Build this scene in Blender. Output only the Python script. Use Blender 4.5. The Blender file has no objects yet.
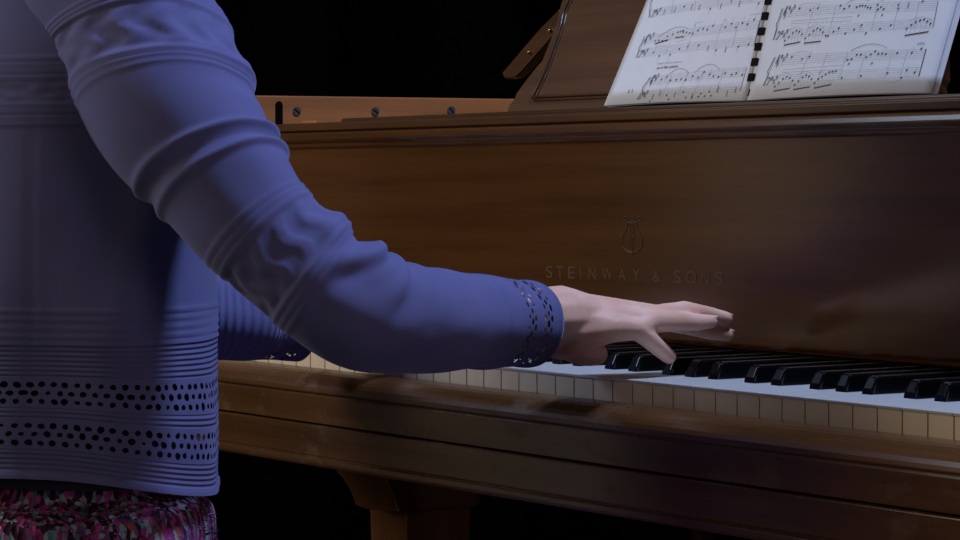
import bpy, bmesh, math, random
import numpy as np
from mathutils import Vector, Matrix, noise
random.seed(7)
PI = math.pi
ZO = 0.73                       # height of the white key tops above the floor
col = bpy.context.scene.collection
sc = bpy.context.scene
S, CO = math.sin, math.cos
def sstep(a, b, x):
    t = min(1, max(0, (x-a)/(b-a))); return t*t*(3-2*t)
def gauss(x, c, w): return math.exp(-((x-c)/w)**2)

# ------------------------------------------------------------------ camera
FPX, YAW, PIT, ROLL = 2995.9, .9873, .0361, -.0006
CAM = Vector((1.9037, -1.2435, .1528))
F_ = Vector((-S(YAW)*CO(PIT), CO(YAW)*CO(PIT), -S(PIT)))
R0 = Vector((CO(YAW), S(YAW), 0)); U0 = R0.cross(F_)
R_ = R0*CO(ROLL)+U0*S(ROLL); U_ = U0*CO(ROLL)-R0*S(ROLL)
def pt(x, y, Z): return CAM + (F_ + R_*((x-480)/FPX) - U_*((y-270)/FPX))*Z
def onY(x, y, Y):
    d = F_ + R_*((x-480)/FPX) - U_*((y-270)/FPX); return CAM + d*((Y-CAM.y)/d.y)
cd = bpy.data.cameras.new('camera'); cam = bpy.data.objects.new('camera', cd); col.objects.link(cam)
M = Matrix((R_, U_, -F_)).transposed().to_4x4(); M.translation = CAM + Vector((0, 0, ZO))
cam.matrix_world = M; cd.sensor_width = 36; cd.lens = FPX/960*36; cd.clip_start = .05; cd.clip_end = 60
sc.camera = cam

# ------------------------------------------------------------------ nodes helper
class X:
    def __init__(s, nt, v): s.nt, s.v = nt, v
    def _m(s, op, *o):
        n = s.nt.nodes.new('ShaderNodeMath'); n.operation = op
        for i, a in enumerate((s,)+o):
            a = a.v if isinstance(a, X) else a
            if isinstance(a, (int, float)): n.inputs[i].default_value = a
            else: s.nt.links.new(a, n.inputs[i])
        return X(s.nt, n.outputs[0])
    def __add__(s, o): return s._m('ADD', o)
    def __sub__(s, o): return s._m('SUBTRACT', o)
    def __mul__(s, o): return s._m('MULTIPLY', o)
    def sin(s): return s._m('SINE')
    def gt(s, o): return s._m('GREATER_THAN', o)
    def lt(s, o): return s._m('LESS_THAN', o)
    def fract(s): return s._m('FRACT')
    def floor(s): return s._m('FLOOR')
    def mod(s, o): return s._m('MODULO', o)
    def abs(s): return s._m('ABSOLUTE')
    def mx(s, o): return s._m('MAXIMUM', o)
    def sqrt(s): return s._m('SQRT')
def newmat(name):
    m = bpy.data.materials.new(name); m.use_nodes = True
    nt = m.node_tree; return m, nt, nt.nodes['Principled BSDF']
def mk(nt, t, **kw):
    n = nt.nodes.new(t)
    for k, v in kw.items(): setattr(n, k, v)
    return n
def noise_tex(nt, scale, det=4, vec=None, rough=.55):
    n = mk(nt, 'ShaderNodeTexNoise'); n.inputs['Scale'].default_value = scale
    n.inputs['Detail'].default_value = det; n.inputs['Roughness'].default_value = rough
    if vec is not None: nt.links.new(vec, n.inputs['Vector'])
    return n
def coords(nt, kind='Object', scale=(1, 1, 1), rot=(0, 0, 0)):
    c = mk(nt, 'ShaderNodeTexCoord'); mp = mk(nt, 'ShaderNodeMapping')
    mp.inputs['Scale'].default_value = scale; mp.inputs['Rotation'].default_value = rot
    nt.links.new(c.outputs[kind], mp.inputs['Vector']); return mp.outputs[0]
def ramp(nt, fac, stops):
    r = mk(nt, 'ShaderNodeValToRGB'); e = r.color_ramp.elements
    while len(e) < len(stops): e.new(.5)
    for i, (p, c) in enumerate(stops): e[i].position = p; e[i].color = (*c, 1)
    nt.links.new(fac, r.inputs[0]); return r.outputs[0]
def plain(name, c, rough=.5, metal=0, spec=.5, var=.08, vs=60):
    m, nt, b = newmat(name)
    n = noise_tex(nt, vs, 3, coords(nt))
    c0 = tuple(x*(1-var) for x in c); c1 = tuple(min(1, x*(1+var)) for x in c)
    nt.links.new(ramp(nt, n.outputs[0], [(.3, c0), (.7, c1)]), b.inputs['Base Color'])
    b.inputs['Roughness'].default_value = rough; b.inputs['Metallic'].default_value = metal
    b.inputs['Specular IOR Level'].default_value = spec
    return m
def wood(name, dark, mid, rough=.28, scuff=0.0, grain='x', spec=.5):
    m, nt, b = newmat(name)
    sc_ = {'x': (3, 60, 60), 'y': (60, 3, 60), 'z': (60, 60, 3)}[grain]
    n = noise_tex(nt, 1.0, 6, coords(nt, 'Object', sc_), .65)
    n2 = noise_tex(nt, 5.0, 3, coords(nt, 'Object', tuple(max(.3, s/60) for s in sc_)))
    mixf = (X(nt, n.outputs[0])*.7 + X(nt, n2.outputs[0])*.3)
    c = ramp(nt, mixf.v, [(.32, dark), (.68, mid)])
    bump = mk(nt, 'ShaderNodeBump'); bump.inputs['Strength'].default_value = .06; bump.inputs['Distance'].default_value = .001
    nt.links.new(n.outputs[0], bump.inputs['Height'])
    if scuff:
        s1 = noise_tex(nt, 14, 6, coords(nt, 'Object', (1, 1, 1.6)), .7)
        f = ramp(nt, s1.outputs[0], [(.56, (0, 0, 0)), (.78, (1, 1, 1))])
        mx = mk(nt, 'ShaderNodeMix', data_type='RGBA')
        nt.links.new((X(nt, f)*scuff).v, mx.inputs[0]); nt.links.new(c, mx.inputs[6])
        mx.inputs[7].default_value = (.16, .115, .075, 1); c = mx.outputs[2]
        nt.links.new((X(nt, f)*.25 + rough).v, b.inputs['Roughness'])
    else: b.inputs['Roughness'].default_value = rough
    nt.links.new(c, b.inputs['Base Color']); nt.links.new(bump.outputs[0], b.inputs['Normal'])
    b.inputs['Specular IOR Level'].default_value = spec
    return m

W_DARK, W_MID = (.035, .0135, .004), (.115, .048, .015)
MT = {}
MT['board'] = wood('polished_walnut', (.056, .021, .006), (.115, .046, .013), .19, 0)
MT['slip'] = wood('worn_walnut', (.044, .017, .0052), (.135, .058, .020), .27, .55)
MT['desk'] = wood('desk_walnut', (.05, .02, .007), (.11, .047, .017), .3)
MT['rim'] = wood('inner_rim_maple', (.32, .115, .034), (.52, .20, .064), .42, 0, 'y')
MT['leg'] = wood('leg_walnut', (.11, .042, .014), (.23, .10, .037), .35, .1, 'z')
MT['ledge'] = wood('dark_walnut', (.03, .012, .005), (.075, .034, .013), .3)
MT['black'] = plain('ebony_key', (.004, .004, .005), .17, 0, .35)
MT['ivory'] = plain('ivory', (.56, .56, .56), .3, 0, .5, .03)
MT['front'] = plain('key_front', (.84, .70, .53), .4, 0, .4, .05)
MT['keywood'] = wood('key_wood', (.3, .16, .08), (.45, .26, .14), .5, 0, 'y')
MT['screw'] = plain('dull_steel', (.18, .19, .2), .4, .8)
MT['slot'] = plain('slot_black', (.003, .003, .003), .9, 0, .05)
MT['brass'] = plain('brass', (.75, .55, .22), .25, 1)
MT['inlay'] = plain('brass_inlay', (.115, .066, .033), .45, 0, .3)
MT['paper'] = plain('paper', (.70, .73, .79), .65, 0, .2, .02)
MT['ink'] = plain('printing_ink', (.03, .03, .035), .7)
MT['greyink'] = plain('faint_ink', (.38, .38, .41), .8)
MT['comb'] = plain('black_plastic', (.004, .004, .005), .8, 0, .1)
MT['room'] = plain('black_paint', (.003, .003, .0035), .9, 0, .05)
MT['floor'] = plain('black_floor', (.010, .009, .009), .55, 0, .3)
MT['curtain'] = plain('black_velvet', (.0025, .0025, .0028), .95, 0, .02)
MT['bench'] = plain('black_lacquer', (.01, .01, .01), .35)
MT['leather'] = plain('black_leather', (.012, .012, .012), .5)
MT['hair'] = wood('brown_hair', (.02, .012, .008), (.06, .035, .02), .45, 0, 'z')
MT['string'] = plain('felt', (.05, .01, .01), .9)
MT['soundboard'] = wood('spruce', (.2, .12, .05), (.3, .19, .09), .5, 0, 'y')

def skinmat():
    m, nt, b = newmat('skin')
    n = noise_tex(nt, 45, 4, coords(nt)); n2 = noise_tex(nt, 400, 3, coords(nt))
    nt.links.new(ramp(nt, n.outputs[0], [(.3, (.76, .42, .31)), (.7, (.90, .55, .43))]), b.inputs['Base Color'])
    b.inputs['Subsurface Weight'].default_value = .25
    b.inputs['Subsurface Radius'].default_value = (.008, .003, .0015)
    b.inputs['Roughness'].default_value = .5; b.inputs['Specular IOR Level'].default_value = .35
    bp = mk(nt, 'ShaderNodeBump'); bp.inputs['Strength'].default_value = .12; bp.inputs['Distance'].default_value = .0006
    nt.links.new(n2.outputs[0], bp.inputs['Height']); nt.links.new(bp.outputs[0], b.inputs['Normal'])
    return m
MT['skin'] = skinmat()
MT['nail'] = plain('nail', (.80, .50, .44), .45, 0, .3)
MT['cami'] = plain('dark_top', (.02, .018, .04), .8, 0, .1)

def knit(name, base, holes=(), ribs=(), uscale=1.0, seams=()):
    """holes: (v0, rows, pitch_v, count_around, radius); ribs: (v0, v1, pitch). UV = (turn, metres along)"""
    m, nt, b = newmat(name)
    uv = mk(nt, 'ShaderNodeUVMap'); sp = mk(nt, 'ShaderNodeSeparateXYZ'); nt.links.new(uv.outputs[0], sp.inputs[0])
    u, v = X(nt, sp.outputs[0]), X(nt, sp.outputs[1])
    n = noise_tex(nt, 9, 3, coords(nt))
    c = ramp(nt, n.outputs[0], [(.3, tuple(x*.92 for x in base)), (.7, tuple(x*1.06 for x in base))])
    nt.links.new(c, b.inputs['Base Color'])
    b.inputs['Roughness'].default_value = .85; b.inputs['Specular IOR Level'].default_value = .15
    b.inputs['Sheen Weight'].default_value = .25; b.inputs['Sheen Roughness'].default_value = .5
    b.inputs['Sheen Tint'].default_value = (.5, .55, 1, 1)
    h = (v*(2*PI/.0022)).sin()*.006 + (u*(2*PI*150)).sin()*.012
    for v0, v1, p in ribs:
        h = h + (v*(2*PI/p)).sin()*(v.gt(v0)*v.lt(v1))*.65
    jit = noise_tex(nt, 130, 1, coords(nt)); mask = None
    for v0, rows, pv, cnt, r in holes:
        t = (v-v0)*(1/pv); row = t.floor()
        uu = (u*cnt + row*.5).fract() - .5; vv = t.fract() - .5
        d = (uu*uu + vv*vv*.8).sqrt() + (X(nt, jit.outputs[0])-.5)*.55
        k = d.lt(r)*t.gt(0)*t.lt(rows); h = h - (d.lt(r+.16)*t.gt(0)*t.lt(rows))*1.2
        mask = k if mask is None else mask.mx(k)
    bp = mk(nt, 'ShaderNodeBump'); bp.inputs['Strength'].default_value = .7; bp.inputs['Distance'].default_value = .0011
    nt.links.new(h.v, bp.inputs['Height']); nt.links.new(bp.outputs[0], b.inputs['Normal'])
    if mask is not None:
        tr = mk(nt, 'ShaderNodeBsdfTransparent'); mxs = mk(nt, 'ShaderNodeMixShader')
        nt.links.new(mask.v, mxs.inputs[0]); nt.links.new(b.outputs[0], mxs.inputs[1]); nt.links.new(tr.outputs[0], mxs.inputs[2])
        nt.links.new(mxs.outputs[0], nt.nodes['Material Output'].inputs[0])
    return m

# ------------------------------------------------------------------ object helpers
def wloc(o):
    v = Vector((0, 0, 0))
    while o is not None: v += o.location; o = o.parent
    return v
def tag(o, label, cat, group=None):
    o['label'] = label; o['category'] = cat
    if group: o['group'] = group
    return o
def empty(name, loc, label, cat, group=None):
    o = bpy.data.objects.new(name, None); o.empty_display_size = .1; col.objects.link(o)
    o.location = Vector(loc) + Vector((0, 0, ZO)); return tag(o, label, cat, group)
def obj(name, bm, mats, parent=None, smooth=False, origin=None, bev=0):
    me = bpy.data.meshes.new(name)
    bmesh.ops.recalc_face_normals(bm, faces=bm.faces)
    org = Vector(origin) if origin is not None else Vector((0, 0, 0))
    if origin is None:
        cs = [v.co for v in bm.verts]
        org = Vector([(min(c[i] for c in cs)+max(c[i] for c in cs))/2 for i in range(3)])
    bm.transform(Matrix.Translation(-org))
    bm.to_mesh(me); bm.free()
    for m in (mats if isinstance(mats, (list, tuple)) else [mats]): me.materials.append(m)
    if smooth: me.polygons.foreach_set('use_smooth', [True]*len(me.polygons))
    o = bpy.data.objects.new(name, me); col.objects.link(o)
    o.parent = parent
    o.location = org + Vector((0, 0, ZO)) - (wloc(parent) if parent else Vector((0, 0, 0)))
    if bev:
        md = o.modifiers.new('bevel', 'BEVEL'); md.width = bev; md.segments = 2; md.limit_method = 'ANGLE'
    return o
def box(bm, x0, x1, y0, y1, z0, z1, mi=0):
    v = [bm.verts.new((x, y, z)) for x in (x0, x1) for y in (y0, y1) for z in (z0, z1)]
    for f in ((0, 1, 3, 2), (4, 6, 7, 5), (0, 4, 5, 1), (2, 3, 7, 6), (0, 2, 6, 4), (1, 5, 7, 3)):
        bm.faces.new([v[i] for i in f]).material_index = mi
    return v
def extr(bm, prof, axis, a, b, mi=0):
    """extrude a closed 2D profile along an axis; prof pairs are the two other axes in order"""
    def co(p, t):
        return {'x': (t, p[0], p[1]), 'y': (p[0], t, p[1]), 'z': (p[0], p[1], t)}[axis]
    A = [bm.verts.new(co(p, a)) for p in prof]; B = [bm.verts.new(co(p, b)) for p in prof]
    n = len(prof)
    for i in range(n): bm.faces.new((A[i], A[(i+1) % n], B[(i+1) % n], B[i])).material_index = mi
    bm.faces.new(A[::-1]).material_index = mi; bm.faces.new(B).material_index = mi
def tube(bm, pts, r, n=8, mi=0, cap=True):
    pts = [Vector(p) for p in pts]; rings = []
    for i, p in enumerate(pts):
        t = (pts[min(i+1, len(pts)-1)]-pts[max(i-1, 0)]).normalized()
        a = t.cross(Vector((0, 0, 1)) if abs(t.z) < .9 else Vector((1, 0, 0))).normalized(); b = t.cross(a)
        rr = r[i] if isinstance(r, (list, tuple)) else r
        rings.append([bm.verts.new(p + (a*CO(2*PI*k/n)+b*S(2*PI*k/n))*rr) for k in range(n)])
    for A, B in zip(rings, rings[1:]):
        for k in range(n): bm.faces.new((A[k], A[(k+1) % n], B[(k+1) % n], B[k])).material_index = mi
    if cap: bm.faces.new(rings[0][::-1]).material_index = mi; bm.faces.new(rings[-1]).material_index = mi
def sag(bm):
    """the old top section sits a touch out of level"""
    for v in bm.verts: v.co.z += .0083*(v.co.x+.02)
def disc(bm, c, nrm, r, h, n=16, mi=0):
    nrm = Vector(nrm).normalized(); tube(bm, [Vector(c), Vector(c)+nrm*h], r, n, mi)
def cr(P, n=12):
    """catmull-rom through tuples"""
    P = [np.array(p, float) for p in P]; P = [2*P[0]-P[1]] + P + [2*P[-1]-P[-2]]; out = []
    for i in range(1, len(P)-2):
        a, b, c, d = P[i-1:i+3]
        for k in range(n):
            t = k/n; out.append(.5*((2*b)+(c-a)*t+(2*a-5*b+4*c-d)*t*t+(3*b-a-3*c+d)*t**3))
    out.append(P[-2]); return out
def structure(o): o['kind'] = 'structure'; return o

# ------------------------------------------------------------------ the room
FZ = -ZO
def slab(name, a, mat): 
    bm = bmesh.new(); box(bm, *a); return structure(obj(name, bm, mat))
RX0, RX1, RY0, RY1, RH = -3.3, 3.2, -3.6, 6.0, 2.6
slab('floor', (RX0-.1, RX1+.1, RY0-.1, RY1+.1, FZ-.1, FZ), MT['floor'])
slab('ceiling', (RX0-.1, RX1+.1, RY0-.1, RY1+.1, RH, RH+.1), MT['room'])
slab('wall_left', (RX0-.1, RX0, RY0, RY1, FZ, RH), MT['room'])
slab('wall_right', (RX1, RX1+.1, RY0, RY1, FZ, RH), MT['room'])
slab('wall_back', (RX0-.1, RX1+.1, RY1, RY1+.1, FZ, RH), MT['room'])
slab('wall_front', (RX0-.1, RX1+.1, RY0-.1, RY0, FZ, RH), MT['room'])
bm = bmesh.new(); rows = []
for i in range(421):
    y = .2 + 5.5*i/420
    x = -3.05 + .07*S(y*13+.6*S(y*3)) + .025*S(y*31+1)
    rows.append([bm.verts.new((x + .02*S(y*7)*(1-k/6), y, FZ+.012+(RH-.05-FZ)*k/6)) for k in range(7)])
for A, B in zip(rows, rows[1:]):
    for k in range(6): bm.faces.new((A[k], B[k], B[k+1], A[k+1]))
cur = obj('stage_curtain', bm, MT['curtain'], None, True, origin=(-3.05, 2.9, FZ))
md = cur.modifiers.new('thick', 'SOLIDIFY'); md.thickness = .004
tag(cur, 'black stage curtain hanging in folds in the dark behind the piano', 'curtain')

# ------------------------------------------------------------------ the piano
piano = empty('grand_piano', (.0, .6, FZ), 'brown walnut grand piano with its keyboard lid open and music on its desk', 'piano')
KP = .0236
def stepshape(note):
    """cut-outs left/right of the narrow tail of a white key (mm)"""
    return {'C': (0, 8.8), 'D': (4.6, 4.6), 'E': (8.8, 0), 'F': (0, 8.0), 'G': (3.0, 6.6), 'A': (6.6, 3.0), 'B': (8.0, 0)}[note]
def white_bm(note):
    bm = bmesh.new(); l, r = (c/1000 for c in stepshape(note)); hw = KP/2-.0003
    out = [(-hw, 0), (hw, 0), (hw, .05), (hw-r, .05), (hw-r, .152), (-hw+l, .152), (-hw+l, .05), (-hw, .05)]
    o2 = []
    for p in out:
        if not o2 or (abs(p[0]-o2[-1][0])+abs(p[1]-o2[-1][1])) > 1e-6: o2.append(p)
    extr(bm, o2, 'z', -.0022, 0, 0)
    o3 = [(x*.993, max(y, .0010)) for x, y in o2]
    extr(bm, o3, 'z', -.022, -.0022, 1)
    bm.faces.ensure_lookup_table(); bm.normal_update()
    for f in bm.faces:
        if f.material_index == 1 and f.normal.y < -.9 and f.calc_center_median().y < .01: f.material_index = 2
    return bm
NOTES = 'ABCDEFG'
protos = {}
for i in range(52):
    n = NOTES[i % 7]; x = (i-26+.5)*KP
    if n not in protos:
        o = obj('white_key', white_bm(n), [MT['ivory'], MT['keywood'], MT['front']], piano, origin=(0, 0, 0), bev=.0005); protos[n] = o
    else:
        o = protos[n].copy(); col.objects.link(o); o.parent = piano
    o.location = Vector((x, 0, ZO)) - wloc(piano)
bm = bmesh.new()   # one sharp, tapered with a sloping front
b0, b1 = .0051, .0043
sec = [(.0500, -.004, b0, 0), (.0515, .004, b0, 0), (.0555, .0112, b1, 0), (.058, .0120, b1-.0002, 0), (.146, .0122, b1-.0002, 0)]
rings = []
for y, zt, hwt, _ in sec:
    rings.append([bm.verts.new(p) for p in ((-b0, y, -.006), (b0, y, -.006), (hwt+.0003, y, zt-.0012), (hwt-.0008, y, zt), (-hwt+.0008, y, zt), (-hwt-.0003, y, zt-.0012))])
for A, B in zip(rings, rings[1:]):
    for k in range(6): bm.faces.new((A[k], A[(k+1) % 6], B[(k+1) % 6], B[k]))
bm.faces.new(rings[0][::-1]); bm.faces.new(rings[-1])
bk0 = None
off = {'A': .14, 'C': -.12, 'D': .12, 'F': -.14, 'G': 0}
for i in range(51):
    n = NOTES[i % 7]
    if n not in off: continue
    x = (i+1-26+off[n])*KP
    if bk0 is None: o = bk0 = obj('black_key', bm, MT['black'], piano, origin=(0, 0, 0), bev=.0006)
    else: o = bk0.copy(); col.objects.link(o); o.parent = piano
    o.location = Vector((x, 0, ZO)) - wloc(piano)

XL, XR = -.665, .665             # inner faces of the arms
# key slip: rounded top rail and flat face below
bm = bmesh.new()
prof = [(-.0035, -.0160)] + [(-.0035-.0265*S(PI/2*k/8)*1.0, -.0162-.0160*(1-CO(PI/2*k/8))) for k in range(1, 9)] + [(-.0295, -.0332), (-.0275, -.0342), (-.0285, -.0355), (-.0285, -.0574), (-.0035, -.0574)]
extr(bm, prof, 'x', XL+.03, XR-.03)
obj('key_slip', bm, MT['slip'], piano, bev=.0008)
bm = bmesh.new()
prof = [(-.0275, -.0588), (-.0290, -.0596), (-.0290, -.0838), (-.0275, -.0846), (-.0298, -.0862), (-.0302, -.0900), (-.0290, -.0924), (.40, -.0924), (.40, -.0588)]
extr(bm, prof, 'x', XL-.08, XR+.08)
obj('keybed', bm, MT['slip'], piano, bev=.0008)
for s, xa, xb in ((-1, XL, -.6140), (1, .6140, XR)):
    bm = bmesh.new(); box(bm, xa+.001, xb-.001, -.01, .14, -.057, .022)
    obj('cheek_block', bm, MT['board'], piano, bev=.004)
# fallboard with its rounded top moulding
bm = bmesh.new()
fb0, fb1 = .1500, .1475          # face leans by a hair
prof = [(.1520, .0126), (fb0, .0150), (fb1, .1685), (.1445, .1695), (.1432, .1712), (.1428, .1735), (.1388, .1748), (.1368, .1772), (.1380, .1815), (.1410, .1828), (.1700, .1828), (.1700, .0126)]
extr(bm, prof, 'x', XL+.012, XR-.012)
sag(bm); fall = obj('fallboard', bm, MT['board'], piano, bev=.0006)
bm = bmesh.new(); box(bm, XL+.03, XR-.03, .1528, .16, -.02, .0122)
obj('felt_strip', bm, MT['slot'], piano)
# lettering on the fallboard
def glyph(ch):
    cu = bpy.data.curves.new('t', 'FONT'); cu.body = ch; cu.size = 1; cu.align_x = 'CENTER'
    to = bpy.data.objects.new('t', cu); col.objects.link(to)
    dg = bpy.context.evaluated_depsgraph_get(); dg.update()
    me = bpy.data.meshes.new_from_object(to.evaluated_get(dg))
    bm = bmesh.new(); bm.from_mesh(me); bpy.data.objects.remove(to); bpy.data.curves.remove(cu); bpy.data.meshes.remove(me)
    return bm
def fY(z): return fb0 + (fb1-fb0)*(z-.018)/(.1685-.018)
lb = bmesh.new(); n0 = 0
xs = [548.6, 559.5, 571, 580.3, 591.7, 607, 621.9, 636, 656.2, 677, 690.8, 705, 718.6]
tops = [264.5+(x-545)*.041 for x in xs]
for ch, px, ty in zip('STEINWAY&SONS', xs, tops):
    g = glyph(ch); base = onY(px, ty+13, .1485); H = .0096 if ch != '&' else .0085
    g.verts.ensure_lookup_table(); zs = [v.co.y for v in g.verts]; z0, z1 = min(zs), max(zs)
    wd = max(v.co.x for v in g.verts)-min(v.co.x for v in g.verts); cx = (max(v.co.x for v in g.verts)+min(v.co.x for v in g.verts))/2
    W = {'I': .0014, 'W': .0140, 'O': .0128, '&': .0090}.get(ch, .0095)
    mp = {}
    for f in g.faces:
        vs = []
        for v in f.verts:
            if v not in mp:
                z = base.z + (v.co.y-z0)/(z1-z0)*H
                mp[v] = lb.verts.new((base.x + (v.co.x-cx)/wd*W, fY(z)-.00035, z))
            vs.append(mp[v])
        lb.faces.new(vs)
    g.free()
r = bmesh.ops.extrude_face_region(lb, geom=lb.faces[:])
for v in [e for e in r['geom'] if isinstance(e, bmesh.types.BMVert)]: v.co.y += .0005
obj('lettering', lb, MT['inlay'], fall)
# the lyre emblem
lb = bmesh.new()
def lp(px, py): p = onY(px, py, .1482); return (p.x, fY(p.z)-.0002, p.z)
def lpath(P, r=.00045): tube(lb, [lp(a, b) for a, b in cr(P, 5)], r, 5)
lpath([(628, 223), (626.5, 229), (623.5, 234), (621.5, 241), (622.5, 247), (627, 250.5), (631.5, 252)])
lpath([(636, 223), (637.5, 229), (640.5, 235), (642, 241), (641, 247), (637, 250.5), (632.5, 252)])
lpath([(627.5, 222.2), (632, 222.8), (636.8, 222.2)], .0006)
for cx in (625.5, 632.5, 639):
    lpath([(cx+1.5*CO(t), 218.5+1.9*S(t)) for t in np.linspace(0, 5.6, 8)], .00045)
for cx in (630, 632, 634): lpath([(cx, 224), (cx, 233), (cx, 246)], .00022)
lpath([(629.5, 228), (633.5, 229.5), (630, 233), (634, 236), (631, 239)], .0003)
lpath([(626, 251), (632, 253), (638, 251)], .0005); lpath([(632, 247), (632.3, 255)], .0006)
obj('lyre_emblem', lb, MT['inlay'], fall)
# front rail over the fallboard, and the music shelf behind
bm = bmesh.new(); prof = [(.1440, .1842), (.1425, .1854), (.1425, .1910), (.1440, .1923), (.1900, .1923), (.1900, .1842)]
extr(bm, prof, 'x', XL+.012, XR-.012); sag(bm); obj('front_rail', bm, MT['desk'], piano, bev=.0006)
xs0 = onY(345, 116, .205).x
bm = bmesh.new(); prof = [(.2030, .1926), (.2010, .1936), (.2010, .1966), (.2030, .1978), (.50, .1978), (.50, .1926)]
extr(bm, prof, 'x', xs0, .59); sag(bm); obj('music_shelf', bm, MT['ledge'], piano, bev=.0006)
for xx in (XL+.07, .56):
    bm = bmesh.new(); box(bm, xx, xx+.03, .20, .56, .1860, .1924); obj('shelf_runner', bm, MT['rim'], piano)
# music desk: leaning panel with a swept outline
TH = math.radians(27); DY, DZ = .2225, .1980
dv = Vector((0, S(TH), CO(TH))); dn = Vector((0, -CO(TH), S(TH))); d0 = Vector((0, DY, DZ))
def dpix(x, y):
    d = F_ + R_*((x-480)/FPX) - U_*((y-270)/FPX); t = (d0-CAM).dot(dn)/d.dot(dn); q = CAM + d*t
    return (q.x, (q-d0).dot(dv))
def dp3(a, b, h=0): return d0 + Vector((a, 0, 0)) + dv*b + dn*h
DC = .0
Lp = [dpix(*p) for p in ((507.5, 109), (508.5, 103), (514, 97), (516, 91), (524, 80), (535, 66), (542, 58), (550, 38), (556.5, 19), (561, 0))]
Lp[0] = (Lp[0][0], 0.0)
Lp += [(Lp[-1][0]+.010, .16), (Lp[-1][0]+.020, .195), (Lp[-1][0]+.045, .222), (Lp[-1][0]+.09, .236), (DC, .24)]
Rp = [(2*DC-a, b) for a, b in Lp[:-1]][::-1]
out = Lp + Rp
bm = bmesh.new()
A = [bm.verts.new(dp3(a, b, 0)) for a, b in out]; B = [bm.verts.new(dp3(a, b, -.014)) for a, b in out]
n = len(out)
for i in range(n): bm.faces.new((A[i], A[(i+1) % n], B[(i+1) % n], B[i]))
bm.faces.new(A); bm.faces.new(B[::-1])
sag(bm); desk = obj('music_desk', bm, MT['desk'], piano, bev=.0012)
mpix = [(568.5, 0), (561, 24), (553, 48), (543.5, 74), (533, 95.5)]
Lm = [dpix(*p) for p in mpix]
ml = [(DC, .222), (Lm[0][0]+.05, .215), (Lm[0][0]+.018, .17)] + Lm
path = [np.array(p) for p in cr(ml, 8)]
path += [np.array((a, Lm[-1][1])) for a in np.linspace(Lm[-1][0], DC, 10)]
full = [tuple(p) for p in path] + [(2*DC-p[0], p[1]) for p in path[::-1]]
bm = bmesh.new()
for o_, h_ in ((0, .0016), (-.0038, .0008)):
    sc_ = [(DC+(a-DC)*(1+o_/.2), b+(o_ if b < .03 else 0)*.9) for a, b in full]
    tube(bm, [dp3(a, b, h_*.5) for a, b in sc_], .0014 if o_ == 0 else .0009, 6, 0, False)
sag(bm); obj('panel_moulding', bm, MT['ledge'], desk, True)
for sgn in (-1, 1):
    def mir(p):
        return p if sgn < 0 else Vector((2*DC-p.x, p.y, p.z))
    YA = .292
    bm = bmesh.new()
    q = [mir(onY(x, y, YA)) for x, y in ((501.5, 73), (505, 79), (514, 77.5), (521, 71), (560, 27), (560, 8), (540, 28))]
    A = [bm.verts.new(p) for p in q]; B = [bm.verts.new(p + Vector((0, .012, 0))) for p in q]
    for i in range(len(q)): bm.faces.new((A[i], A[(i+1) % len(q)], B[(i+1) % len(q)], B[i]))
    bm.faces.new(A); bm.faces.new(B[::-1])
    arm = obj('hinge_arm', bm, MT['desk'], desk, bev=.0015)
    for x, y in ((550, 30.5), (529.5, 52.5)):
        bm = bmesh.new(); disc(bm, mir(onY(x, y, YA-.0005)), (0, -1, 0), .0015, .0022, 12)
        obj('brass_pin', bm, MT['brass'], arm, True)
# case rim: left arm, tail and bent side
outer = [(-.745, -.025), (-.745, .3), (-.745, .9), (-.73, 1.25), (-.60, 1.5), (-.38, 1.58), (-.12, 1.48), (.1, 1.2), (.35, .95), (.62, .78), (.735, .62), (.745, .4), (.745, -.025)]
oc = [np.array(p) for p in cr(outer[1:-1], 8)]; oc = [np.array(outer[0])] + oc + [np.array(outer[-1])]
inn = []
for i, p in enumerate(oc):
    t = oc[min(i+1, len(oc)-1)]-oc[max(i-1, 0)]; t = t/np.linalg.norm(t); inn.append(p+np.array((t[1], -t[0]))*.08)
RT, RB = .2178, -.0915
bm = bmesh.new()
rg = []
for p, q in zip(oc, inn):
    tilt = .0
    rg.append([bm.verts.new(c) for c in ((p[0], p[1], RB+.0), (p[0], p[1], RT-.004), (p[0]*.995, p[1], RT), (q[0]+0, q[1], RT), (q[0], q[1], RB+.12 if p[1] < .15 else RB))])
for A, B in zip(rg, rg[1:]):
    for k in range(5): bm.faces.new((A[k], A[(k+1) % 5], B[(k+1) % 5], B[k]))
bm.faces.new(rg[0][::-1]); bm.faces.new(rg[-1])
rim = obj('case_rim', bm, MT['rim'], piano, bev=.0012)
def onX(x, y, Xv):
    d = F_ + R_*((x-480)/FPX) - U_*((y-270)/FPX); return CAM + d*((Xv-CAM.x)/d.x)
for px, py in ((296.5, 111.3), (375, 111.5), (451, 110.5)):
    c = onX(px, py, XL)
    bm = bmesh.new(); disc(bm, (XL+.0002, c.y, c.z), (1, 0, 0), .0044, .0010, 20, 0)
    t = random.uniform(.5, .9); d = Vector((0, CO(t), -S(t)))*.0039; e = Vector((0, S(t), CO(t)))*.0007
    P0 = Vector((XL+.0014, c.y, c.z)); vs = [bm.verts.new(P0+a) for a in (d+e, d-e, -d-e, -d+e)]
    f = bm.faces.new(vs); f.material_index = 1
    obj('rim_screw', bm, [MT['screw'], MT['slot']], rim)
a = onX(275.2, 101, XL); b_ = onX(282.5, 101, XL); zb = onX(279, 121, XL).z
bm = bmesh.new(); ry = (b_.y-a.y)/2; cy = (a.y+b_.y)/2
prof = [(cy+ry*CO(t), a.z-ry+ry*S(t)) for t in np.linspace(0, PI, 9)] + [(a.y, zb-.01), (b_.y, zb-.01)]
extr(bm, prof, 'x', XL-.03, XL+.0006); obj('locking_slot', bm, MT['slot'], rim)
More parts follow.
